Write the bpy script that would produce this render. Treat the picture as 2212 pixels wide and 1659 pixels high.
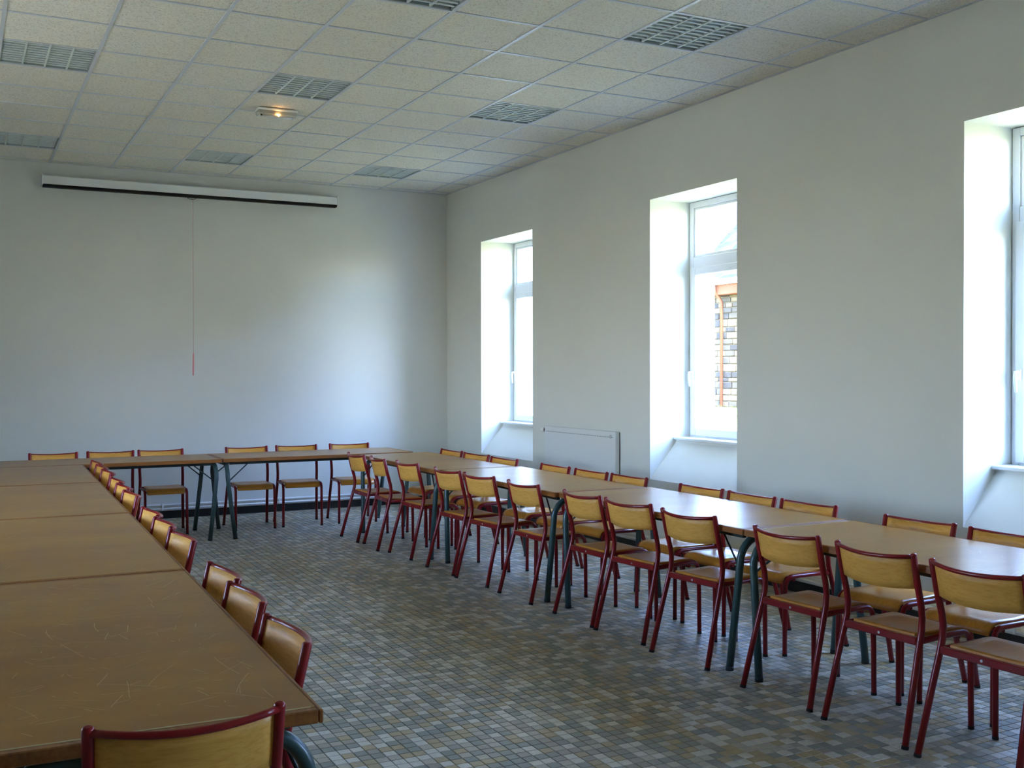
import bpy, math, random
import numpy as np
from mathutils import Vector, Matrix

for o in list(bpy.data.objects):
    bpy.data.objects.remove(o)
scene = bpy.context.scene
COL = scene.collection
random.seed(7)

# ------------------------------------------------------------------ camera
CAM_POS = Vector((-0.2662, -7.128, 1.587))
F_PX = 2318.7
AX_R = Vector((0.88836393, -0.45913563, -0.00199987))
AX_U = Vector((0.00705646, 0.00929785, 0.99993188))
AX_F = Vector((0.45908576, 0.88831752, -0.01149975))
cam_data = bpy.data.cameras.new('camera')
cam_data.sensor_fit = 'HORIZONTAL'
cam_data.sensor_width = 36.0
cam_data.lens = F_PX / 2212.0 * 36.0
cam_data.clip_start = 0.05
cam_data.clip_end = 300
cam = bpy.data.objects.new('camera', cam_data)
COL.objects.link(cam)
m = Matrix((AX_R, AX_U, -AX_F)).transposed().to_4x4()
m.translation = CAM_POS
cam.matrix_world = m
scene.camera = cam

# ------------------------------------------------------------------ light
SUN_DIR = Vector((-0.33, -0.62, 0.71)).normalized()      # towards the sun
world = bpy.data.worlds.new('world')
scene.world = world
world.use_nodes = True
wn = world.node_tree.nodes
wn.clear()
wo = wn.new('ShaderNodeOutputWorld')
wb = wn.new('ShaderNodeBackground')
sky = wn.new('ShaderNodeTexSky')
sky.sky_type = 'NISHITA'
sky.sun_disc = False
sky.sun_elevation = math.asin(SUN_DIR.z)
sky.sun_rotation = math.atan2(SUN_DIR.x, SUN_DIR.y)
sky.air_density = 1.0
sky.dust_density = 0.6
sky.ozone_density = 1.6
wb.inputs['Strength'].default_value = 1.25
tint = wn.new('ShaderNodeMix')
tint.data_type = 'RGBA'
tint.blend_type = 'MULTIPLY'
tint.inputs[0].default_value = 1.0
tint.inputs[7].default_value = (.97, .975, 1.24, 1)
world.node_tree.links.new(sky.outputs[0], tint.inputs[6])
world.node_tree.links.new(tint.outputs[2], wb.inputs[0])
world.node_tree.links.new(wb.outputs[0], wo.inputs[0])

sun_d = bpy.data.lights.new('sun', 'SUN')
sun_d.energy = 5.5
sun_d.angle = math.radians(0.53)
sun_d.color = (1.0, 0.94, 0.84)
sun = bpy.data.objects.new('sun', sun_d)
COL.objects.link(sun)
sun.rotation_euler = SUN_DIR.to_track_quat('Z', 'Y').to_euler()

scene.view_settings.view_transform = 'Standard'
scene.view_settings.look = 'None'
scene.view_settings.gamma = 1.0
scene.view_settings.use_curve_mapping = False
scene.view_settings.exposure = 2.78
scene.cycles.use_denoising = True
scene.cycles.use_light_tree = False
scene.cycles.max_bounces = 7
scene.cycles.diffuse_bounces = 4
scene.cycles.glossy_bounces = 3
scene.cycles.transparent_max_bounces = 7
scene.cycles.sample_clamp_indirect = 4.0
scene.cycles.use_adaptive_sampling = True
scene.cycles.adaptive_threshold = 0.06
scene.cycles.caustics_reflective = False
scene.cycles.caustics_refractive = False


# ------------------------------------------------------------------ helpers
class MB:
    """collects boxes, tubes, sheets; build() links ONE mesh object"""
    def __init__(self):
        self.v, self.f, self.s = [], [], []

    def poly(self, verts, faces, smooth=False):
        b = len(self.v)
        self.v += [tuple(p) for p in verts]
        for f in faces:
            self.f.append(tuple(i + b for i in f))
            self.s.append(smooth)
        return self

    def box(self, x0, x1, y0, y1, z0, z1, bev=0.0):
        if bev <= 0:
            v = [(x0, y0, z0), (x1, y0, z0), (x1, y1, z0), (x0, y1, z0), (x0, y0, z1), (x1, y0, z1), (x1, y1, z1), (x0, y1, z1)]
            f = [(0, 3, 2, 1), (4, 5, 6, 7), (0, 1, 5, 4), (1, 2, 6, 5), (2, 3, 7, 6), (3, 0, 4, 7)]
            return self.poly(v, f)
        b = min(bev, (x1 - x0) * .45, (y1 - y0) * .45, (z1 - z0) * .45)
        v, idx = [], {}
        for sx in (0, 1):
            for sy in (0, 1):
                for sz in (0, 1):
                    X, Y, Z = (x0, x1)[sx], (y0, y1)[sy], (z0, z1)[sz]
                    ix, iy, iz = (b, -b)[sx], (b, -b)[sy], (b, -b)[sz]
                    idx[sx, sy, sz] = len(v)
                    v += [(X, Y + iy, Z + iz), (X + ix, Y, Z + iz), (X + ix, Y + iy, Z)]
        I = lambda sx, sy, sz, k: idx[sx, sy, sz] + k
        f = []
        for s in (0, 1):
            q = [I(s, 0, 0, 0), I(s, 1, 0, 0), I(s, 1, 1, 0), I(s, 0, 1, 0)]; f.append(tuple(q if s else q[::-1]))
            q = [I(0, s, 0, 1), I(1, s, 0, 1), I(1, s, 1, 1), I(0, s, 1, 1)]; f.append(tuple(q[::-1] if s else q))
            q = [I(0, 0, s, 2), I(1, 0, s, 2), I(1, 1, s, 2), I(0, 1, s, 2)]; f.append(tuple(q if s else q[::-1]))
        for a in (0, 1):
            for c in (0, 1):
                q = [I(a, c, 0, 0), I(a, c, 1, 0), I(a, c, 1, 1), I(a, c, 0, 1)]; f.append(tuple(q if (a ^ c) == 0 else q[::-1]))
                q = [I(a, 0, c, 0), I(a, 1, c, 0), I(a, 1, c, 2), I(a, 0, c, 2)]; f.append(tuple(q[::-1] if (a ^ c) == 0 else q))
                q = [I(0, a, c, 1), I(1, a, c, 1), I(1, a, c, 2), I(0, a, c, 2)]; f.append(tuple(q if (a ^ c) == 0 else q[::-1]))
        for (sx, sy, sz), k in idx.items():
            q = (k, k + 1, k + 2)
            f.append(q if (sx + sy + sz) % 2 else q[::-1])
        return self.poly(v, f)

    def tube(self, pts, r, n=10, cap=True, dome=False):
        P = [Vector(p) for p in pts]
        R = r if isinstance(r, (list, tuple)) else [r] * len(P)
        if dome:                                   # rounded cap at the last point
            d = (P[-1] - P[-2]).normalized()
            r0 = R[-1]
            P += [P[-1] + d * r0 * .35, P[-1] + d * r0 * .55]
            R = list(R) + [r0 * .85, r0 * .45]
        T = []
        for i in range(len(P)):
            a = P[max(i - 1, 0)]; c = P[min(i + 1, len(P) - 1)]
            T.append((c - a).normalized())
        ref = Vector((0, 0, 1)) if abs(T[0].z) < .9 else Vector((0, 1, 0))
        N = T[0].cross(ref).normalized()
        verts, faces = [], []
        for i, p in enumerate(P):
            N = (N - T[i] * N.dot(T[i])).normalized()
            B = T[i].cross(N)
            for k in range(n):
                a = 2 * math.pi * k / n
                verts.append(p + (N * math.cos(a) + B * math.sin(a)) * R[i])
        for i in range(len(P) - 1):
            for k in range(n):
                k2 = (k + 1) % n
                faces.append((i * n + k, i * n + k2, (i + 1) * n + k2, (i + 1) * n + k))
        self.poly(verts, faces, True)
        if cap:
            b = len(self.v) - len(verts)
            self.f.append(tuple(b + k for k in range(n))[::-1]); self.s.append(False)
            self.f.append(tuple(b + (len(P) - 1) * n + k for k in range(n))); self.s.append(False)
        return self

    def sheet(self, top, bot, nu, nv):
        """closed slab between two grids of nu x nv points"""
        b = len(self.v)
        self.v += [tuple(p) for p in top] + [tuple(p) for p in bot]
        n = nu * nv
        A = lambda i, j: b + i * nv + j
        for i in range(nu - 1):
            for j in range(nv - 1):
                self.f.append((A(i, j), A(i + 1, j), A(i + 1, j + 1), A(i, j + 1))); self.s.append(True)
                self.f.append((A(i, j) + n, A(i, j + 1) + n, A(i + 1, j + 1) + n, A(i + 1, j) + n)); self.s.append(True)
        for i in range(nu - 1):
            for j, fl in ((0, 0), (nv - 1, 1)):
                q = (A(i, j), A(i, j) + n, A(i + 1, j) + n, A(i + 1, j))
                self.f.append(q[::-1] if fl else q); self.s.append(False)
        for j in range(nv - 1):
            for i, fl in ((0, 1), (nu - 1, 0)):
                q = (A(i, j), A(i, j) + n, A(i, j + 1) + n, A(i, j + 1))
                self.f.append(q[::-1] if fl else q); self.s.append(False)
        return self

    def mesh(self, name, mat):
        me = bpy.data.meshes.new(name)
        me.from_pydata(self.v, [], self.f)
        me.polygons.foreach_set('use_smooth', self.s)
        if mat:
            me.materials.append(mat)
        me.update()
        return me

    def build(self, name, mat, parent=None):
        return link(name, self.mesh(name, mat), parent)


def link(name, me, parent=None):
    o = bpy.data.objects.new(name, me)
    COL.objects.link(o)
    if parent:
        o.parent = parent
    return o


def empty(name, loc=(0, 0, 0), rz=0.0):
    o = bpy.data.objects.new(name, None)
    o.empty_display_size = .1
    COL.objects.link(o)
    o.location = loc
    o.rotation_euler = (0, 0, rz)
    return o


def tag(o, label=None, cat=None, group=None, kind=None):
    if label: o['label'] = label
    if cat: o['category'] = cat
    if group: o['group'] = group
    if kind: o['kind'] = kind
    return o


def copy_tree(o, parent=None):
    c = o.copy()
    COL.objects.link(c)
    c.parent = parent
    for ch in o.children:
        copy_tree(ch, c)
    return c


def project(p):
    d = Vector(p) - CAM_POS
    z = d.dot(AX_F)
    if z < .05:
        return None
    return (1106 + F_PX * d.dot(AX_R) / z, 829.5 - F_PX * d.dot(AX_U) / z)


def in_frame(p, mx=40):
    q = project(p)
    return q is not None and -mx < q[0] < 2212 + mx and -mx < q[1] < 1659 + mx


# ------------------------------------------------------------------ materials
def srgb(r, g, b):
    f = lambda c: (c / 12.92) if c <= .04045 else ((c + .055) / 1.055) ** 2.4
    return (f(r / 255), f(g / 255), f(b / 255), 1)


class Mat:
    def __init__(self, name, col=(.5, .5, .5, 1), rough=.5, spec=.5, metal=0.0, coat=0.0):
        self.m = bpy.data.materials.new(name)
        self.m.use_nodes = True
        self.n = self.m.node_tree.nodes
        self.l = self.m.node_tree.links
        self.b = self.n['Principled BSDF']
        self.b.inputs['Base Color'].default_value = col
        self.b.inputs['Roughness'].default_value = rough
        self.b.inputs['Specular IOR Level'].default_value = spec
        self.b.inputs['Metallic'].default_value = metal
        if coat:
            self.b.inputs['Coat Weight'].default_value = coat
            self.b.inputs['Coat Roughness'].default_value = .12

    def node(self, t, **kw):
        x = self.n.new(t)
        for k, v in kw.items():
            if k.startswith('i_'):
                x.inputs[k[2:].replace('_', ' ')].default_value = v
            else:
                setattr(x, k, v)
        return x

    def coords(self, kind='Object', scale=(1, 1, 1)):
        tc = self.node('ShaderNodeTexCoord')
        mp = self.node('ShaderNodeMapping')
        mp.inputs['Scale'].default_value = scale
        self.l.new(tc.outputs[kind], mp.inputs['Vector'])
        return mp.outputs[0]

    def noise(self, vec, scale, detail=3, rough=.55):
        x = self.node('ShaderNodeTexNoise')
        x.inputs['Scale'].default_value = scale
        x.inputs['Detail'].default_value = detail
        x.inputs['Roughness'].default_value = rough
        self.l.new(vec, x.inputs['Vector'])
        return x.outputs['Fac']

    def ramp(self, fac, stops, interp='LINEAR'):
        r = self.node('ShaderNodeValToRGB')
        r.color_ramp.interpolation = interp
        e = r.color_ramp.elements
        while len(e) < len(stops):
            e.new(.5)
        for el, (p, c) in zip(e, stops):
            el.position = p
            el.color = c
        self.l.new(fac, r.inputs[0])
        return r.outputs[0]

    def base(self, sock):
        self.l.new(sock, self.b.inputs['Base Color'])

    def mix(self, fac, a, b, mode='MIX'):
        x = self.node('ShaderNodeMix', data_type='RGBA', blend_type=mode)
        if isinstance(fac, float): x.inputs[0].default_value = fac
        else: self.l.new(fac, x.inputs[0])
        for s, i in ((a, 6), (b, 7)):
            if isinstance(s, tuple): x.inputs[i].default_value = s
            else: self.l.new(s, x.inputs[i])
        return x.outputs[2]

    def bump(self, h, strength=.2, dist=.005):
        x = self.node('ShaderNodeBump')
        x.inputs['Strength'].default_value = strength
        x.inputs['Distance'].default_value = dist
        self.l.new(h, x.inputs['Height'])
        self.l.new(x.outputs[0], self.b.inputs['Normal'])


def wall_mat(name, c0, c1):
    M = Mat(name, c0, .75, .25)
    v = M.coords('Object')
    M.base(M.ramp(M.noise(v, .9, 4), [(.3, c0), (.7, c1)]))
    M.bump(M.noise(v, 160, 2), .12, .002)
    return M.m


WALL_R = wall_mat('painted_plaster_wall', srgb(226, 227, 216), srgb(231, 232, 222))
WALL_B = wall_mat('painted_plaster_back', srgb(219, 219, 210), srgb(225, 225, 217))
REVEAL_OUT = wall_mat('limewashed_outer_wall', srgb(236, 232, 222), srgb(242, 239, 231))

M = Mat('ceiling_tile_fibre', srgb(226, 224, 214), .9, .1)
v = M.coords('Generated', (1, 1, 1))
geo = M.node('ShaderNodeNewGeometry')
n1 = M.noise(geo.outputs['Position'], 85, 3, .7)
n2 = M.noise(geo.outputs['Position'], 1.1, 3)
c = M.ramp(n1, [(.34, srgb(194, 190, 176)), (.47, srgb(234, 231, 218)), (.7, srgb(240, 238, 228))])
c = M.mix(M.ramp(n2, [(.35, (0, 0, 0, 1)), (.75, (.35, .35, .35, 1))]), c, srgb(226, 218, 194))
M.base(c)
M.bump(n1, .35, .004)
CEIL_TILE = M.m
CEIL_TEE = Mat('ceiling_tee_paint', srgb(206, 211, 215), .35, .5).m
CEIL_VOID = Mat('ceiling_void', srgb(120, 118, 112), .9, .1).m
LOUVRE = Mat('louvre_aluminium', srgb(206, 216, 212), .45, .5).m
LIGHT_BOX = Mat('luminaire_housing', srgb(158, 168, 164), .5, .4).m

# floor mosaic: a colour for each small tile, from its own cell in the room
TP = 0.054
M = Mat('mosaic_tile', (.3, .3, .3, 1), .36, .45)
geo = M.node('ShaderNodeNewGeometry')
sc_ = M.node('ShaderNodeVectorMath', operation='SCALE'); sc_.inputs['Scale'].default_value = 1 / TP
M.l.new(geo.outputs['Position'], sc_.inputs[0])
fl = M.node('ShaderNodeVectorMath', operation='FLOOR'); M.l.new(sc_.outputs[0], fl.inputs[0])
mu = M.node('ShaderNodeVectorMath', operation='MULTIPLY'); mu.inputs[1].default_value = (1, 1, 0); M.l.new(fl.outputs[0], mu.inputs[0])
ad = M.node('ShaderNodeVectorMath', operation='ADD'); ad.inputs[1].default_value = (.37, .61, .2); M.l.new(mu.outputs[0], ad.inputs[0])
wnz = M.node('ShaderNodeTexWhiteNoise', noise_dimensions='3D'); M.l.new(ad.outputs[0], wnz.inputs['Vector'])
c = M.ramp(wnz.outputs['Value'], [(0, srgb(140, 142, 126)), (.28, srgb(178, 158, 114)), (.48, srgb(184, 176, 152)), (.66, srgb(160, 151, 132)), (.79, srgb(212, 207, 188))], 'CONSTANT')
nn = M.noise(geo.outputs['Position'], 60, 3)
c = M.mix(M.ramp(nn, [(.3, (0, 0, 0, 1)), (.8, (.25, .25, .25, 1))]), c, srgb(96, 94, 84))
wear = M.noise(geo.outputs['Position'], .55, 3)
c = M.mix(M.ramp(wear, [(.42, (0, 0, 0, 1)), (.68, (.3, .3, .3, 1))]), c, srgb(120, 108, 84))
M.base(c)
M.l.new(M.ramp(wear, [(.3, (.31, .31, .31, 1)), (.7, (.42, .42, .42, 1))]), M.b.inputs['Roughness'])
TILE = M.m
GROUT = Mat('floor_grout', srgb(96, 100, 96), .8, .2).m
PLINTH = Mat('black_plinth_tile', srgb(24, 23, 22), .3, .5).m


def wood(name, dark, mid, light, rough, grain=(14, 1.2, 14), coat=0.0, scr=False):
    M = Mat(name, mid, rough, .35 if scr else .5, 0, coat)
    v = M.coords('Object', grain)
    n = M.noise(v, 4.0, 6, .65)
    c = M.ramp(n, [(.28, dark), (.52, mid), (.75, light)])
    v2 = M.coords('Object', (1, 1, 1))
    big = M.noise(v2, 2.2, 4, .6)
    c = M.mix(M.ramp(big, [(.35, (0, 0, 0, 1)), (.75, (.45, .45, .45, 1))]), c, dark)
    if scr:
        sp = M.noise(v2, 120, 2, .6)
        c = M.mix(M.ramp(sp, [(.3, (0, 0, 0, 1)), (.75, (.3, .3, .3, 1))]), c, light)
        rr = M.ramp(big, [(.3, (rough - .06,) * 3 + (1,)), (.7, (rough + .10,) * 3 + (1,))])
        M.l.new(rr, M.b.inputs['Roughness'])
    M.base(c)
    if not scr:
        M.bump(n, .05, .001)
    return M.m


M = Mat('varnished_tabletop', srgb(156, 104, 40), .285, .36)
oi = M.node('ShaderNodeObjectInfo')
cb = M.node('ShaderNodeCombineXYZ'); ml = M.node('ShaderNodeMath', operation='MULTIPLY'); ml.inputs[1].default_value = 31.0
M.l.new(oi.outputs['Random'], ml.inputs[0]); M.l.new(ml.outputs[0], cb.inputs[2])
av = M.node('ShaderNodeVectorMath', operation='ADD')
M.l.new(M.coords('Object', (1.0, 2.2, 1.0)), av.inputs[0]); M.l.new(cb.outputs[0], av.inputs[1])
c = M.ramp(M.noise(av.outputs[0], 1.5, 1.5, .4), [(.3, srgb(150, 97, 20)), (.7, srgb(172, 120, 34))])
c = M.mix(M.ramp(M.noise(av.outputs[0], 7, 1.0, .4), [(.35, (0, 0, 0, 1)), (.7, (.3, .3, .3, 1))]), c, srgb(138, 90, 24))
M.base(c)
TABLETOP = M.m
TABLE_EDGE = wood('solid_wood_lipping', srgb(116, 66, 24), srgb(150, 92, 38), srgb(170, 112, 52), .4)
SCRATCH = Mat('pale_scratch', srgb(206, 180, 132), .4, .4).m
SEAM = Mat('pale_worn_seam', srgb(196, 180, 140), .6, .3).m
PLY = wood('varnished_beech_ply', srgb(212, 148, 58), srgb(232, 170, 74), srgb(238, 184, 92), .5, (1.5, 30, 30))
SEAT_PLY = wood('polished_seat_ply', srgb(194, 122, 40), srgb(212, 144, 54), srgb(220, 158, 70), .285, (26, 1.4, 26))
RED = Mat('dark_red_enamel', srgb(132, 17, 20), .29, .45).m
GREEN = Mat('grey_green_enamel', srgb(56, 82, 78), .32, .5).m
DARKGREEN = Mat('dark_green_rail_paint', srgb(36, 48, 48), .45, .4).m
RUBBER = Mat('dark_rubber_foot', srgb(34, 32, 32), .7, .3).m
SCREW = Mat('bright_screw', srgb(210, 208, 205), .3, .5, .8).m
PVC = Mat('white_pvc', srgb(238, 240, 240), .3, .5).m
WHITE_ENAMEL = Mat('white_enamel', srgb(228, 230, 224), .3, .5).m
SCREEN_CASE = Mat('screen_case_white', srgb(232, 235, 233), .4, .4).m
BLACK = Mat('matt_black', srgb(16, 16, 16), .6, .3).m
CORD = Mat('pink_cord', srgb(214, 184, 182), .6, .3).m
CORD_HANDLE = Mat('pink_handle', srgb(232, 150, 152), .6, .3).m
PIPE = Mat('painted_pipe', srgb(238, 238, 232), .4, .4).m

M = Mat('window_glass')
M.n.remove(M.b)
tr = M.node('ShaderNodeBsdfTransparent'); tr.inputs[0].default_value = (.96, .98, .97, 1)
gl = M.node('ShaderNodeBsdfGlossy'); gl.inputs['Roughness'].default_value = .02
lw = M.node('ShaderNodeLayerWeight'); lw.inputs[0].default_value = .5
pw = M.node('ShaderNodeMath', operation='POWER'); pw.inputs[1].default_value = 5.0
M.l.new(lw.outputs['Facing'], pw.inputs[0])
fr = M.node('ShaderNodeMath', operation='MULTIPLY_ADD'); fr.inputs[1].default_value = .94; fr.inputs[2].default_value = .03
M.l.new(pw.outputs[0], fr.inputs[0])
mx = M.node('ShaderNodeMixShader')
M.l.new(fr.outputs[0], mx.inputs[0]); M.l.new(tr.outputs[0], mx.inputs[1]); M.l.new(gl.outputs[0], mx.inputs[2])
M.l.new(mx.outputs[0], M.n['Material Output'].inputs[0])
GLASS = M.m
M = Mat('lamp_diffuser', srgb(225, 224, 210), .25, .5)
M.b.inputs['Transmission Weight'].default_value = .5
DIFFUSER = M.m
M = Mat('glowing_filament', (1, .45, .1, 1), .5)
M.b.inputs['Emission Color'].default_value = (1, .50, .14, 1)
M.b.inputs['Emission Strength'].default_value = 9
FILAMENT = M.m

# ------------------------------------------------------------------ room shell
XL, XR = -2.70, 5.08           # inner faces
YN, YB = -9.60, 4.95
ZC = 3.754
XO = 5.78                      # outer face of the window wall
WIN = [(2.745, 3.985), (-.565, .605), (-3.84, -2.665), (-7.12, -5.94)]   # openings in y
WIN_L = [(-1.2, 0.0)]
ZS, ZH = .65, 3.075            # foot of the splayed sill at the room side, head
FX = 5.50                      # inner face of window frames

# floor: slab in the grout colour, mosaic tiles proud of it
fl_ob = MB().box(XL - .7, XO, YN - .3, YB + .3, -.25, -.003).build('floor', GROUT)
tag(fl_ob, 'mosaic floor of small grey and tan square tiles', 'floor', kind='structure')
xs = np.arange(math.floor(XL / TP), math.ceil(XR / TP))
ys = np.arange(math.floor(YN / TP), math.ceil(YB / TP))
near = []
for i in xs:
    for j in ys:
        cx, cy = (i + .5) * TP, (j + .5) * TP
        if cx < .66 or cy > -1.5: continue
        p = project((cx, cy, 0))
        if p and 640 < p[0] < 2200 and 1400 < p[1] < 1650:
            near.append(((cx - CAM_POS.x) ** 2 + (cy - CAM_POS.y) ** 2, int(i), int(j)))
near.sort()
near = {(i, j) for _, i, j in near[:300]}
G = .0017
TV = np.array([(G, G, -.003), (TP - G, G, -.003), (TP - G, TP - G, -.003), (G, TP - G, -.003),
               (G + .0012, G + .0012, 0), (TP - G - .0012, G + .0012, 0), (TP - G - .0012, TP - G - .0012, 0), (G + .0012, TP - G - .0012, 0)])
TF = [(4, 5, 6, 7), (0, 1, 5, 4), (1, 2, 6, 5), (2, 3, 7, 6), (3, 0, 4, 7)]
II, JJ = np.meshgrid(xs, ys, indexing='ij')
keep = np.array([(int(a), int(b)) not in near for a, b in zip(II.ravel(), JJ.ravel())])
org = np.stack([II.ravel() * TP, JJ.ravel() * TP, np.zeros(II.size)], 1)[keep]
nT = len(org)
co = (org[:, None, :] + TV[None]).reshape(-1, 3)
lv = (np.array(TF)[None] + 8 * np.arange(nT)[:, None, None]).reshape(-1)
me = bpy.data.meshes.new('mosaic_tiles')
me.vertices.add(len(co)); me.vertices.foreach_set('co', co.ravel().astype(np.float32))
me.loops.add(len(lv)); me.loops.foreach_set('vertex_index', lv.astype(np.int32))
me.polygons.add(nT * 5); me.polygons.foreach_set('loop_start', (np.arange(nT * 5) * 4).astype(np.int32))
me.polygons.foreach_set('use_smooth', np.zeros(nT * 5, dtype=bool))
me.update(calc_edges=True)
me.materials.append(TILE)
tag(link('mosaic_tiles', me, fl_ob), kind='stuff')
tm = bpy.data.meshes.new('tile')
tm.from_pydata([tuple(q) for q in TV], [], TF); tm.materials.append(TILE)
for i, j in sorted(near):
    link('tile', tm, fl_ob).location = (i * TP, j * TP, 0)

# walls
wb_ = MB().box(XL - .7, XO, YB, YB + .3, 0, 4.1).build('wall_back', WALL_B)
tag(wb_, 'plain pale back wall behind the roll-up screen', 'wall', kind='structure')
wf_ = MB().box(XL - .7, XO, YN - .3, YN, 0, 4.1).build('wall_front', WALL_R)
tag(wf_, 'plain pale wall behind the camera', 'wall', kind='structure')



def window_wall(wins, sgn, xi):
    """wall with deep openings; sgn +1: room on the -x side"""
    W = MB()
    X = lambda d: xi + sgn * d
    bx = lambda y0, y1, z0, z1: W.box(min(X(0), X(.7)), max(X(0), X(.7)), y0, y1, z0, z1)
    prev = YN
    for (a, b) in sorted(wins):
        bx(prev, a, 0, 4.1)
        # under the window: splayed sill falling to the room
        prof = [(0, 0), (.7, 0), (.7, .93), (.49, .985), (.28, .985), (.275, .965), (0, ZS)]
        n = len(prof)
        vs = [(X(x), a, z) for x, z in prof] + [(X(x), b, z) for x, z in prof]
        fs = [tuple(range(n)), tuple(range(2 * n - 1, n - 1, -1))] + [(k, k + n, (k + 1) % n + n, (k + 1) % n) for k in range(n)]
        if sgn < 0: fs = [f[::-1] for f in fs]
        W.poly(vs, fs)
        bx(a, b, ZH, 4.1)
        prev = b
    bx(prev, YB, 0, 4.1)
    return W


wr_ = window_wall(WIN, 1, XR).build('wall_right', WALL_R)
tag(wr_, 'thick pale window wall with deep splayed window recesses', 'wall', kind='structure')
wl_ = window_wall(WIN_L, -1, XL).build('wall_left', WALL_R)
tag(wl_, 'pale left wall outside the picture with windows', 'wall', kind='structure')

# ceiling: void board, tees, tiles
ce = MB().box(XL - .7, XO + .35, YN - .3, YB + .3, ZC + .035, 4.3).build('ceiling', CEIL_VOID)
tag(ce, 'suspended ceiling of square speckled fibre tiles', 'ceiling', kind='structure')
PIT = .6
cols = list(range(math.floor(XL / PIT), math.ceil(XR / PIT)))
rows = list(range(math.floor(YN / PIT), math.ceil(YB / PIT)))
for i in cols[1:]:
    MB().box(i * PIT - .012, i * PIT + .012, YN, YB, ZC - .001, ZC + .03).build('main_tee', CEIL_TEE, ce)
for j in rows[1:]:
    MB().box(XL, XR, j * PIT - .012, j * PIT + .012, ZC - .0004, ZC + .029).build('cross_tee', CEIL_TEE, ce)
for (x0, x1, y0, y1) in ((XR - .022, XR, YN, YB), (XL, XL + .022, YN, YB)):
    MB().box(x0, x1, y0, y1, ZC - .0006, ZC + .028).build('edge_trim', CEIL_TEE, ce)
for (y0, y1) in ((YB - .022, YB), (YN, YN + .022)):
    MB().box(XL, XR, y0, y1, ZC - .0006, ZC + .028).build('edge_trim', CEIL_TEE, ce)
LIGHTS = [(c_, r_) for r_ in (6, 1, -3, -7, -11) for c_ in (-3, 0, 3, 6)]
tile_me = MB().box(0.006, PIT - .006, 0.006, PIT - .006, ZC + .004, ZC + .02, .004).mesh('ceiling_tile', CEIL_TILE)
rest = MB()
for i in cols:
    for j in rows:
        if (i, j) in LIGHTS: continue
        x0, x1 = max(i * PIT, XL), min((i + 1) * PIT, XR)
        y0, y1 = max(j * PIT, YN), min((j + 1) * PIT, YB)
        full = (x1 - x0 > .599 and y1 - y0 > .599)
        vis = any(in_frame((x, y, ZC)) for x in (x0, (x0 + x1) / 2, x1) for y in (y0, y1))
        if vis and full:
            link('ceiling_tile', tile_me, ce).location = (i * PIT, j * PIT, 0)
        elif vis:
            MB().box(x0 + .004, x1 - .004, y0 + .004, y1 - .004, ZC + .004, ZC + .02, .004).build('ceiling_tile', CEIL_TILE, ce)
        else:
            rest.box(x0 + .005, x1 - .005, y0 + .005, y1 - .005, ZC + .004, ZC + .02)
tag(rest.build('ceiling_tile_field', CEIL_TILE, ce), kind='stuff')

# plinth and heating pipes
for nm, bx in (('baseboard_back', (XL + .012, XR - .012, YB - .012, YB)), ('baseboard_right', (XR - .012, XR, YN + .012, YB)),
               ('baseboard_left', (XL, XL + .012, YN + .012, YB)), ('baseboard_front', (XL + .012, XR - .012, YN, YN + .012))):
    o = MB().box(*bx, 0.0, .082, .003).build(nm, PLINTH)
    tag(o, 'black tile plinth along the %s wall' % {'back': 'back', 'right': 'window', 'left': 'left', 'front': 'camera-side'}[nm.split('_')[1]], 'baseboard', kind='structure')


def pipe_run(name, a, b, off, label):
    root = empty(name, (0, 0, 0))
    tag(root, label, 'pipe')
    for z in (.108, .15):
        MB().tube([(a[0], a[1], z), (b[0], b[1], z)], .0095, 8).build('pipe', PIPE, root)
    L = math.hypot(b[0] - a[0], b[1] - a[1])
    k = int(L / 1.3)
    for q in range(k + 1):
        t = (q + .4) / (k + 1)
        x, y = a[0] + (b[0] - a[0]) * t, a[1] + (b[1] - a[1]) * t
        if off[0]:
            MB().box(min(x - .012, x + off[0]), max(x + .012, x + off[0]), y - .01, y + .01, .094, .164, .003).build('clip', PIPE, root)
        else:
            MB().box(x - .01, x + .01, min(y - .012, y + off[1]), max(y + .012, y + off[1]), .094, .164, .003).build('clip', PIPE, root)
    return root


pipe_run('heating_pipes', (XL + .04, YB - .028), (XR - .05, YB - .028), (0, .028), 'pair of thin pale heating pipes along the back wall plinth')
pipe_run('heating_pipes', (XR - .028, YN + .05), (XR - .028, YB - .05), (.028, 0), 'pair of thin pale heating pipes along the window wall plinth')


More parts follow.
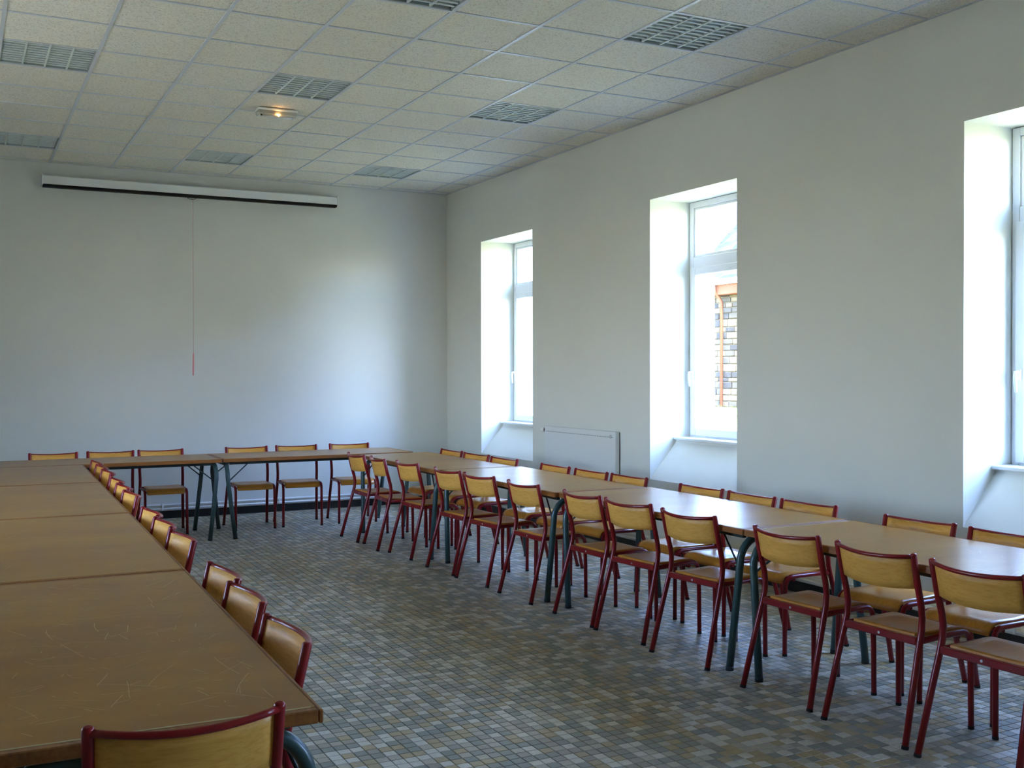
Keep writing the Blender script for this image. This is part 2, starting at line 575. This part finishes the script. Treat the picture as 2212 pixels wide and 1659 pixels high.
# ------------------------------------------------------------------ windows
def make_window(n, a, b, label, left=False):
    """tilt-and-turn window with fixed light above; local origin at the middle of its foot"""
    cy = (a + b) / 2
    h = (b - a) / 2 - .003
    root = empty('window_%d' % n, (XL - .42 if left else FX, cy, .99), math.pi if left else 0)
    tag(root, label, 'window', kind='structure')
    z0, z1 = 0.0, ZH - .99 - .003
    t0, t1 = 1.49, 1.60                      # transom bar
    fw = .052
    f = MB()
    f.box(0.0, .065, -h, -h + fw, z0, z1, .004).box(0.0, .065, h - fw, h, z0, z1, .004)
    f.box(0.0, .065, -h + fw, h - fw, z1 - fw, z1, .004).box(0.0, .065, -h + fw, h - fw, z0, z0 + .045, .004)
    f.build('frame', PVC, root)
    MB().box(0.0, .065, -h + fw, h - fw, t0, t1, .006).build('transom', PVC, root)
    # fixed light: glazing bead + pane
    bead = MB()
    zt0, zt1 = t1, z1 - fw
    for q in ((-h + fw, -h + fw + .022, zt0, zt1), (h - fw - .022, h - fw, zt0, zt1), (-h + fw + .022, h - fw - .022, zt1 - .022, zt1), (-h + fw + .022, h - fw - .022, zt0, zt0 + .022)):
        bead.box(.012, .05, *q, .004)
    bead.build('glazing_bead', PVC, root)
    MB().box(.032, .038, -h + fw + .015, h - fw - .015, zt0 + .015, zt1 - .015).build('pane', GLASS, root)
    # opening sash, slightly proud of the frame
    sw = .066
    y0, y1, s0, s1 = -h + .036, h - .036, .032, t0 + .016
    sash = MB()
    sash.box(-.016, .045, y0, y0 + sw, s0, s1, .006).box(-.016, .045, y1 - sw, y1, s0, s1, .006)
    sash.box(-.016, .045, y0 + sw, y1 - sw, s1 - sw, s1, .006).box(-.016, .045, y0 + sw, y1 - sw, s0, s0 + sw, .006)
    so = sash.build('sash', PVC, root)
    MB().box(.014, .02, y0 + sw - .008, y1 - sw + .008, s0 + sw - .008, s1 - sw + .008).build('pane', GLASS, so)
    hd = MB().box(-.028, -.014, y1 - .05, y1 - .02, .535, .605, .004).tube([(-.02, y1 - .035, .59), (-.055, y1 - .035, .588)], .009, 8)
    hd.tube([(-.055, y1 - .035, .594), (-.062, y1 - .036, .55), (-.058, y1 - .042, .47)], [.011, .011, .009], 8, dome=True)
    hd.build('handle', PVC, so)
    MB().box(5.322 - FX, .004, -h - .001, h + .001, -.003, .021, .005).build('window_sill', WHITE_ENAMEL, root)
    # sampling portal: gives off no light, only tells the renderer where daylight comes in
    pl_ = bpy.data.lights.new('window_portal', 'AREA')
    pl_.shape = 'RECTANGLE'; pl_.size = z1 - z0; pl_.size_y = 2 * h
    pl_.cycles.is_portal = True
    po = bpy.data.objects.new('window_portal', pl_)
    COL.objects.link(po); po.parent = root
    po.location = (.085, 0, (z0 + z1) / 2)
    po.rotation_euler = (0, math.pi / 2, 0)
    # outside: stone ledge in front of the frame
    MB().box(.07, XO - FX + .05, -h, h, -.03, .0, .004).build('outer_ledge', REVEAL_OUT, root)
    return root


names = ['tall white window nearest the back wall, past the radiator', 'tall white window in the middle of the window wall',
         'tall white window at the right edge of the picture', 'tall white window beside the camera']
for k, (a, b) in enumerate(WIN):
    make_window(k + 1, a, b, names[k])
names = ['tall white window in the left wall outside the picture']
for k, (a, b) in enumerate(WIN_L):
    make_window(k + 5, a, b, names[k], True)


# ------------------------------------------------------------------ tables
TH, TW = .765, .75


def make_table(L, label, loc, rz, group, seams=(), scratches=0):
    root = empty('canteen_table', loc, rz)
    tag(root, label, 'table', group)
    w, l = TW / 2, L / 2
    top = MB().box(-w + .0125, w - .0125, -l + .026, l - .026, TH - .028, TH, .001).build('tabletop', TABLETOP, root)
    for s in (-1, 1):
        MB().box(-w + .0125, w - .0125, *sorted((s * (l - .0255), s * l)), TH - .034, TH - .0004, .003).build('edge_lipping', TABLE_EDGE, top)
        MB().box(*sorted((s * (w - .012), s * w)), -l, l, TH - .034, TH - .0004, .003).build('edge_lipping', TABLE_EDGE, top)
        if s in seams:
            MB().box(-w + .024, w - .024, *sorted((s * (l - .0325), s * (l - .0262))), TH - .012, TH + .0006).build('worn_seam', SEAM, top)
    # pale hairline scratches lying in the varnish
    rs_ = random.Random(int(L * 1e4) + len(label))
    sc = MB()
    for k in range(scratches):
        x, y, a_ = rs_.uniform(-w + .06, w - .06), rs_.uniform(-l + .08, l - .08), rs_.uniform(0, math.pi)
        ln, cv, hw = rs_.choice((.02, .03, .05, .08, .16)) * rs_.uniform(.6, 1.3), rs_.uniform(-1.6, 1.6), rs_.uniform(.0005, .0011)
        pts = []
        for q in range(7):
            pts.append((x, y, a_))
            x += math.cos(a_) * ln / 6; y += math.sin(a_) * ln / 6; a_ += cv * ln / 6 + rs_.uniform(-.05, .05)
        if not all(abs(p[0]) < w - .03 and abs(p[1]) < l - .05 for p in pts): continue
        vv = []
        for px_, py_, t in pts:
            vv += [(px_ - math.sin(t) * hw, py_ + math.cos(t) * hw, TH + .00025), (px_ + math.sin(t) * hw, py_ - math.cos(t) * hw, TH + .00025)]
        sc.poly(vv, [(2 * q + 1, 2 * q + 3, 2 * q + 2, 2 * q) for q in range(6)])
    if scratches:
        tag(sc.build('scratches', SCRATCH, top), kind='stuff')
    # steel rails under the top
    for s in (-1, 1):
        MB().box(s * (w - .075) - .012, s * (w - .075) + .012, -l + .075, l - .075, TH - .062, TH - .0315, .002).build('rail', DARKGREEN, root)
    # bent tube legs: each goes up, curves inward and runs under the top to the middle
    for sy in (-1, 1):
        for sx in (-1, 1):
            fx_, fy_ = sx * (w - .006), sy * (l - .112)
            ty = sy * (l - .048)
            zt = TH - .055
            rb = .13
            pts = [(fx_, fy_, .018)]
            tx = sx * (w - .024)
            za = zt - rb
            pts.append((fx_ + (tx - fx_) * .5, fy_ + (ty - fy_) * .5, za * .5))
            for k in range(9):
                a = k / 8 * math.pi / 2
                pts.append((tx - sx * rb * (1 - math.cos(a)), ty, za + rb * math.sin(a)))
            pts.append((0.004 * sx, ty, zt))
            lg = MB().tube(pts, .0205, 12).build('leg', GREEN, root)
            MB().tube([(fx_, fy_, 0), (fx_, fy_, .022)], .0215, 12).build('foot_cap', DARKGREEN, lg)
            # thin brace from the leg to the rail
            MB().tube([(tx - sx * .004, ty - sy * .012, za - .03), (sx * (w - .075), ty - sy * .2, TH - .058)], .006, 6).build('brace', DARKGREEN, root)
    return root


edge = lambda y: .52 + .0265 * (y + 4.68)
rzL = -math.atan(.0265)
for (y0, y1, lb) in ((-4.588, -2.530, 'scratched brown table with green legs, nearest of the left-hand row'),
                     (-2.520, -.512, 'brown table with green legs, second nearest of the left-hand row'),
                     (-.502, 1.440, 'brown table with green legs, third nearest of the left-hand row'),
                     (1.450, 3.140, 'brown table with green legs, furthest of the left-hand row')):
    ym = (y0 + y1) / 2
    make_table(y1 - y0, lb, (edge(ym) - TW / 2, ym, 0), rzL, 'tables of the left-hand row', (-1,) if y0 < -4 else (), 190 if y0 < -4 else 30)
for (y0, y1, cx, lb) in ((-4.66, -2.733, 3.735, 'brown table with green legs, nearest of the row by the windows'),
                         (-2.723, -.803, 3.735, 'brown table with green legs, second nearest of the window row'),
                         (-.793, 1.12, 3.705, 'brown table with green legs, third nearest of the window row'),
                         (1.13, 3.06, 3.655, 'brown table with green legs, furthest of the window row')):
    make_table(y1 - y0, lb, (cx, (y0 + y1) / 2, 0), 0, 'tables of the window row', (-1, 1) if y0 < -4 else (1,) if y0 > -1 else (), 60 if y0 < -2 else 0)
for (x0, x1, lb) in ((.01, 1.955, 'brown table with green legs, left one along the back wall'), (1.965, 3.90, 'brown table with green legs, right one along the back wall')):
    make_table(x1 - x0, lb, ((x0 + x1) / 2, 3.525, 0), math.pi / 2, 'tables along the back wall')


# ------------------------------------------------------------------ chairs
def make_chair():
    root = empty('school_chair')
    tr_ = .0145
    zt = .808
    backy = lambda z: -.105 - .065 * (z - .53) / .285
    for s in (-1, 1):
        # rear leg running up into the back post
        pts = [(s * .224, -.235, .012), (s * .213, -.172, .25), (s * .205, -.122, .43), (s * .204, -.110, .475), (s * .204, -.105, .53),
               (s * .205, -.112, .58), (s * .207, backy(.68), .68), (s * .209, backy(zt), zt)]
        lg = MB().tube(pts, tr_, 10, dome=True).build('leg', RED, root)
        MB().tube([(s * .2246, -.2382, 0), (s * .2240, -.2345, .014)], tr_ + .0008, 10).build('foot_cap', RUBBER, lg)
        # front leg bending back into the side rail of the seat
        rb = .055
        pts = [(s * .197, .228, .012), (s * .196, .226, .22), (s * .195, .222, .437 - rb)]
        for k in range(1, 7):
            a = k / 6 * math.pi / 2
            pts.append((s * .195, .222 - rb * (1 - math.cos(a)), .437 - rb + rb * math.sin(a)))
        pts += [(s * .195, .03, .436), (s * .200, -.112, .434)]
        lg = MB().tube(pts, .0132, 10).build('leg', RED, root)
        MB().tube([(s * .197, .228, 0), (s * .197, .228, .014)], .0136, 10).build('foot_cap', RUBBER, lg)
    cb = MB().box(-.194, .194, -.136, -.112, .417, .449, .004).build('rear_crossbar', RED, root)
    MB().tube([(0, -.1355, .434), (0, -.1395, .434)], .006, 8).build('screw', SCREW, cb)
    MB().tube([(-.193, .150, .418), (.193, .150, .418)], .0105, 8).build('front_crossbar', RED, root)
    # seat: dished plywood with a rolled front edge
    prof = [(-.108, .4555), (-.06, .4505), (0, .447), (.06, .448), (.12, .452), (.165, .4535), (.195, .4495), (.217, .438), (.230, .420), (.235, .400)]
    nv = 9
    top, bot = [], []
    for i, (y, z) in enumerate(prof):
        a = prof[max(i - 1, 0)]; c = prof[min(i + 1, len(prof) - 1)]
        t = Vector((0, c[0] - a[0], c[1] - a[1])).normalized()
        nrm = Vector((0, -t.z, t.y))
        for j in range(nv):
            u = -1 + 2 * j / (nv - 1)
            hw = .179 - (.012 if i == 0 else 0) - (.006 if i == len(prof) - 1 else 0)
            dz = .006 * u * u * max(0, 1 - abs(y - .02) / .2)
            p = Vector((u * hw, y, z + dz))
            top.append(p); bot.append(p - nrm * .0095)
    MB().sheet(bot, top, len(prof), nv).build('seat', SEAT_PLY, root)
    # backrest: bowed plywood between the posts with a red tube along its upper edge
    nu, nv = 13, 5
    fr_, bk_, rail = [], [], []
    for i in range(nu):
        u = -1 + 2 * i / (nu - 1)
        bow = .046 * (1 - u * u)
        dip = .012 * (1 - u * u)
        for j in range(nv):
            z = .660 + (.800 - .660) * j / (nv - 1)
            y = backy(z) - bow
            fr_.append((u * .200, y + .0045, z - dip)); bk_.append((u * .200, y - .0045, z - dip))
        rail.append((u * .204, backy(.800) - bow - .006, .801 - dip))
    br = MB().sheet(fr_, bk_, nu, nv).build('backrest', PLY, root)
    MB().tube(rail, .0095, 8).build('top_edge', RED, br)
    return root


chair0 = make_chair()
used = [False]


def place_chair(bx, by, rot, label, group):
    """(bx, by): where the middle of the back's upper edge stands; rot in degrees"""
    c_ = chair0 if not used[0] else copy_tree(chair0)
    used[0] = True
    r_ = math.radians(rot)
    off = Matrix.Rotation(r_, 2) @ Vector((0, -.17))
    c_.location = (bx - off.x, by - off.y, 0)
    c_.rotation_euler = (0, 0, r_)
    tag(c_, label, 'chair', group)
    return c_


ORD = ['first', 'second', 'third', 'fourth', 'fifth', 'sixth', 'seventh', 'eighth', 'ninth', 'tenth', 'eleventh', 'twelfth']
near_row = [(3.09, 2.60, -89), (3.11, 2.06, -94), (3.17, 1.50, -87), (3.195, .70, -86), (3.225, .18, -84), (3.25, -.485, -88),
            (3.275, -1.24, -88.5), (3.295, -1.74, -84), (3.30, -2.33, -84), (3.304, -3.11, -87), (3.306, -3.675, -87), (3.306, -4.21, -87)]
for k, (x, y, a) in enumerate(near_row):
    place_chair(x, y, a, 'red-framed plywood chair on aisle side of window-row tables, %s from back wall' % ORD[k], 'chairs on the aisle side of the window row')
far_row = [(4.09, 2.60, 94), (4.10, 2.05, 97), (4.10, 1.465, 96), (4.14, .61, 93), (4.15, .06, 94), (4.176, -.435, 94),
           (4.185, -1.295, 94), (4.19, -1.805, 92), (4.20, -2.305, 94), (4.20, -3.125, 95), (4.21, -3.66, 93)]
for k, (x, y, a) in enumerate(far_row):
    place_chair(x, y, a, 'red-framed plywood chair between window-row tables and windows, %s from back wall' % ORD[k], 'chairs on the window side of the window row')
left_row = [(.80, 2.79, 92), (.785, 2.30, 92), (.775, 1.81, 92), (.75, 1.08, 91), (.735, .60, 92), (.72, .11, 93),
            (.69, -.88, 92), (.68, -1.36, 91.5), (.68, -1.88, 94), (.655, -2.885, 92), (.635, -3.335, 92), (.615, -3.93, 91)]
for k, (x, y, a) in enumerate(left_row):
    place_chair(x, y, a, 'red-framed plywood chair on aisle side of left-hand tables, %s from back wall' % ORD[k], 'chairs on the aisle side of the left row')
back_row = [(.553, 4.10, 177), (1.072, 4.09, 172), (1.546, 4.08, 178), (2.403, 4.06, 179), (2.932, 4.06, 173), (3.514, 4.05, 174)]
for k, (x, y, a) in enumerate(back_row):
    place_chair(x, y, a, 'red-framed plywood chair between back tables and back wall, %s from left' % ORD[k], 'chairs along the back wall')
place_chair(.19, -4.645, -3, 'large foreground red-framed plywood chair at near end of left-hand tables, seen from behind', 'chair at the end of the left row')


# ------------------------------------------------------------------ ceiling lights
def make_light():
    root = empty('louvre_light')
    h = PIT / 2 - .013
    zt = .005
    b = MB()
    for q in ((-h, -h + .006, -h, h), (h - .006, h, -h, h), (-h + .006, h - .006, -h, -h + .006), (-h + .006, h - .006, h - .006, h)):
        b.box(*q, zt, .034)
    b.box(-h, h, -h, h, .030, .034)
    b.build('housing', LIGHT_BOX, root)
    for k in range(3):
        x = -h + 2 * h * (k + 1) / 4
        MB().poly([(x - .004, -h + .007, .0285), (x + .004, -h + .007, .0285), (x + .006, -h + .007, .002), (x - .006, -h + .007, .002),
                   (x - .004, h - .007, .0285), (x + .004, h - .007, .0285), (x + .006, h - .007, .002), (x - .006, h - .007, .002)],
                  [(0, 1, 2, 3), (7, 6, 5, 4), (0, 4, 5, 1), (1, 5, 6, 2), (2, 6, 7, 3), (3, 7, 4, 0)]).build('divider', LOUVRE, root)
    for k in range(9):
        y = -h + 2 * h * (k + 1) / 10
        MB().box(-h + .007, h - .007, y - .009, y + .009, .006, .016, .002).build('slat', LOUVRE, root)
    return root


L0 = make_light()
first = True
rown = {6: 'back', 1: 'middle', -3: 'nearest visible'}
coln = {-3: 'far left', 0: 'left', 3: 'centre', 6: 'window-side'}
for (i, j) in LIGHTS:
    x, y = (i + .5) * PIT, (j + .5) * PIT
    vis = any(in_frame((x + sx * .3, y + sy * .3, ZC), 0) for sx in (-1, 0, 1) for sy in (-1, 0, 1))
    if not vis:
        t_ = MB().box(i * PIT + .014, (i + 1) * PIT - .014, j * PIT + .014, (j + 1) * PIT - .014, ZC + .004, ZC + .02).build('blank_panel', LIGHT_BOX, ce)
        continue
    o = L0 if first else copy_tree(L0)
    first = False
    o.location = (x, y, ZC)
    tag(o, 'square louvred ceiling light, %s one of the %s row' % (coln[i], rown.get(j, 'nearest')), 'ceiling light', 'louvred ceiling lights')

# emergency light with a glowing bulb
em = empty('emergency_light', (2.09, 1.66, ZC - .002))
tag(em, 'oblong white emergency light with small glowing orange bulb on ceiling', 'emergency light')
MB().box(-.165, .165, -.065, .065, -.022, 0, .008).build('base', WHITE_ENAMEL, em)
dv, nseg = [], 8
d_ = MB()
ring = []
for k, (rx, ry, z) in enumerate(((.158, .058, -.022), (.156, .056, -.045), (.148, .048, -.058), (.13, .03, -.064))):
    d_pts = [(rx * sx, ry * sy, z) for sx, sy in ((-1, -1), (1, -1), (1, 1), (-1, 1))]
    ring.append(d_pts)
allv = [p for r_ in ring for p in r_]
fcs = [(k * 4 + q, k * 4 + (q + 1) % 4, (k + 1) * 4 + (q + 1) % 4, (k + 1) * 4 + q) for k in range(3) for q in range(4)] + [(12, 13, 14, 15)]
d_.poly(allv, fcs).build('diffuser', DIFFUSER, em)
MB().tube([(-.012, -.060, -.052), (.004, -.062, -.062), (.012, -.060, -.052)], [.004, .006, .004], 8).build('bulb', FILAMENT, em)
for s in (-1, 1):
    MB().tube([(s * .135, -.045, -.058), (s * .135, -.045, -.068)], .007, 8).build('clip', BLACK if s < 0 else SCREW, em)

# ------------------------------------------------------------------ projection screen
ps = empty('projection_screen', (2.085, YB - .075, 3.50))
tag(ps, 'long white roll-up projection screen case high on the back wall', 'projection screen')
LC = 1.565
prof = [(-.052, .018), (-.046, .100), (-.030, .112), (.030, .112), (.048, .100), (.052, .018)]
n = len(prof)
MB().poly([(-LC, y, z) for y, z in prof] + [(LC, y, z) for y, z in prof],
          [tuple(range(n))[::-1], tuple(range(n, 2 * n))] + [(k, (k + 1) % n, (k + 1) % n + n, k + n) for k in range(n)]).build('case', SCREEN_CASE, ps)
MB().box(-LC + .004, LC - .004, -.042, .040, -.010, .018, .004).build('slat_bar', BLACK, ps)
for s in (-1, 1):
    MB().box(s * LC - .006, s * LC + .006, -.056, .056, .006, .116, .004).build('end_cap', SCREEN_CASE, ps)
    MB().box(s * 1.2 - .02, s * 1.2 + .02, .045, .0745, .03, .10, .003).build('bracket', SCREEN_CASE, ps)
MB().tube([(-.075 + .045 * math.cos(a), -.036, -.022 + .013 * math.sin(a)) for a in [k * math.pi / 8 for k in range(17)]], .003, 6).build('pull_ring', BLACK, ps)
pc = empty('pull_cord', (2.015, YB - .112, 1.55))
tag(pc, 'thin pink pull cord with handle hanging from screen case', 'pull cord')
MB().tube([(0.004, 0.0, .24), (0.006, 0, 1.2), (.008, 0, 1.92)], .0026, 6).build('cord', CORD, pc)
MB().tube([(0, 0, .0), (.0, 0, .02), (.002, 0, .12), (.004, 0, .235), (.004, 0, .25)], [.005, .008, .0085, .007, .003], 8).build('handle', CORD_HANDLE, pc)

# ------------------------------------------------------------------ radiator
rd = empty('radiator', (5.022, 1.73, .155))
rd.scale = (.5, 1, 1)
tag(rd, 'flat white panel radiator on window wall between two windows', 'radiator')
hl = .66
MB().box(0, .012, -hl, hl, 0, .885, .006).build('front_panel', WHITE_ENAMEL, rd)
MB().box(.012, .075, -hl + .012, hl - .012, .012, .862, .002).build('convector', WHITE_ENAMEL, rd)
MB().box(.010, .082, -hl, -hl + .008, .004, .880, .002).build('side_panel', WHITE_ENAMEL, rd)
MB().box(.010, .082, hl - .008, hl, .004, .880, .002).build('side_panel', WHITE_ENAMEL, rd)
for k in range(44):
    y = -hl + .05 + k * (2 * hl - .10) / 43
    MB().box(-.0012, .002, y - .009, y + .009, .828, .836).build('slot', LIGHT_BOX, rd)
tg = MB()
for k in range(40):
    y = -hl + .02 + k * (2 * hl - .04) / 39
    tg.box(.013, .074, y - .003, y + .003, .866, .884)
tg.build('top_grille', WHITE_ENAMEL, rd)
MB().tube([(-.008, -hl + .075, .838), (.002, -hl + .075, .838)], .018, 12).build('plug', SCREW, rd)
vl = MB().tube([(.03, hl, .842), (.03, hl + .03, .842)], .013, 10).build('valve', BLACK, rd)
MB().tube([(.03, hl + .03, .842), (.03, hl + .085, .842)], [.024, .021], 12, dome=True).build('thermostat', WHITE_ENAMEL, vl)
for s in (-1, 1):
    MB().box(.076, .1095, s * .45 - .015, s * .45 + .015, .1, .8).build('bracket', WHITE_ENAMEL, rd)
    MB().tube([(.045, s * .62, .0), (.045, s * .62, -.05), (.078, s * .62, -.05)], .008, 8).build('feed_pipe', PIPE, rd)

# ------------------------------------------------------------------ outside
def ground_mat(name, stops, fleck):
    M = Mat(name, stops[0][1], .95, .1)
    c = M.ramp(M.noise(M.coords('Object'), .35, 4), stops)
    c = M.mix(M.ramp(M.noise(M.coords('Object'), 9, 4), [(.3, (0, 0, 0, 1)), (.8, (.4, .4, .4, 1))]), c, fleck)
    M.base(c)
    return M.m


gr = MB().box(XO, 70, -50, 70, -.2, .40).build('yard_ground', ground_mat('yard_grass', [(.4, srgb(150, 140, 84)), (.6, srgb(176, 162, 108))], srgb(128, 124, 70)))
tag(gr, 'grassy yard outside the windows', 'ground', kind='structure')
gr = MB().box(-60, XL - .7, -50, 70, -.2, .40).build('yard_ground', ground_mat('yard_gravel', [(.4, srgb(214, 198, 156)), (.6, srgb(224, 208, 166))], srgb(170, 150, 110)))
tag(gr, 'pale gravel yard outside the left wall', 'ground', kind='structure')
GRASS = Mat('grass_blade', srgb(120, 160, 60), .8, .2).m
gb = MB()
rg = random.Random(3)
for k in range(2600):
    x, y = rg.uniform(16.0, 20.8), rg.uniform(11, 23)
    h = rg.uniform(.05, .16); a = rg.uniform(0, 6.28); w = .012
    gb.poly([(x - w * math.cos(a), y - w * math.sin(a), .40), (x + w * math.cos(a), y + w * math.sin(a), .40), (x + rg.uniform(-.05, .05), y + rg.uniform(-.05, .05), .40 + h)], [(0, 1, 2)])
tag(gb.build('grass', GRASS), 'tufts of green grass in front of the stone barn', 'grass', kind='stuff')

STONES = []
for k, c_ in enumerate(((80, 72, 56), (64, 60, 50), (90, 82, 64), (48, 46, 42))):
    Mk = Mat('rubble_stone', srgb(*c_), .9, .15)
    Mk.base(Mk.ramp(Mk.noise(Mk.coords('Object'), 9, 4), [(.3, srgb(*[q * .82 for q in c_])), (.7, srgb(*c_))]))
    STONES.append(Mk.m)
Mk = Mat('lime_mortar', srgb(196, 184, 156), .95, .1)
Mk.base(Mk.ramp(Mk.noise(Mk.coords('Object'), 2.5, 5, .7), [(.35, srgb(76, 70, 54)), (.6, srgb(98, 90, 70))]))
MORTAR = Mk.m
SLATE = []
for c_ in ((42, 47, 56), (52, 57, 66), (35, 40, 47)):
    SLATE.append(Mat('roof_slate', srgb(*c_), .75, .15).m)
BEAM = Mat('brown_eaves_wood', srgb(92, 52, 28), .7, .2).m
ZINC = Mat('zinc_gutter', srgb(196, 196, 192), .4, .4, .3).m

bd = empty('stone_barn', (22.0, 20.0, .40))
tag(bd, 'rubble stone barn with slate roof seen through the middle window', 'building')
MB().box(.06, 7.0, -30, 22, 0, 4.0).build('wall', MORTAR, bd)
rs = random.Random(11)
z = .02
while z < 3.62:
    hh = rs.uniform(.13, .26)
    y = -1.6 + rs.uniform(-.2, .1)
    while y < 3.0:
        ww = rs.uniform(.22, .55)
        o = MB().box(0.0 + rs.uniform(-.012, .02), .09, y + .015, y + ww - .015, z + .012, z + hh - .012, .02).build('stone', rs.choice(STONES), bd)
        y += ww
    z += hh
MB().box(-.30, .06, -30, 22, 3.66, 4.0, .02).build('eaves_beam', BEAM, bd)
MB().tube([(-.42, -30, 4.08), (-.42, 22, 4.08)], .085, 10).build('gutter', ZINC, bd)
MB().tube([(-.40, .88, 4.02), (-.34, .88, 3.75), (-.09, .88, 3.45), (-.09, .88, .05)], .05, 10).build('downpipe', BEAM, bd)
# roof: board plus slates over the part that shows
sl = math.radians(44)
rt = Vector((math.cos(sl), 0, math.sin(sl))); rn = Vector((-math.sin(sl), 0, math.cos(sl)))
P0 = Vector((-.38, 0, 4.10)); LR = 6.2
v8 = []
for yy in (-30.2, 22.2):
    for q in (P0 - rn * .08, P0, P0 + rt * LR, P0 + rt * LR - rn * .08):
        v8.append((q.x, yy, q.z))
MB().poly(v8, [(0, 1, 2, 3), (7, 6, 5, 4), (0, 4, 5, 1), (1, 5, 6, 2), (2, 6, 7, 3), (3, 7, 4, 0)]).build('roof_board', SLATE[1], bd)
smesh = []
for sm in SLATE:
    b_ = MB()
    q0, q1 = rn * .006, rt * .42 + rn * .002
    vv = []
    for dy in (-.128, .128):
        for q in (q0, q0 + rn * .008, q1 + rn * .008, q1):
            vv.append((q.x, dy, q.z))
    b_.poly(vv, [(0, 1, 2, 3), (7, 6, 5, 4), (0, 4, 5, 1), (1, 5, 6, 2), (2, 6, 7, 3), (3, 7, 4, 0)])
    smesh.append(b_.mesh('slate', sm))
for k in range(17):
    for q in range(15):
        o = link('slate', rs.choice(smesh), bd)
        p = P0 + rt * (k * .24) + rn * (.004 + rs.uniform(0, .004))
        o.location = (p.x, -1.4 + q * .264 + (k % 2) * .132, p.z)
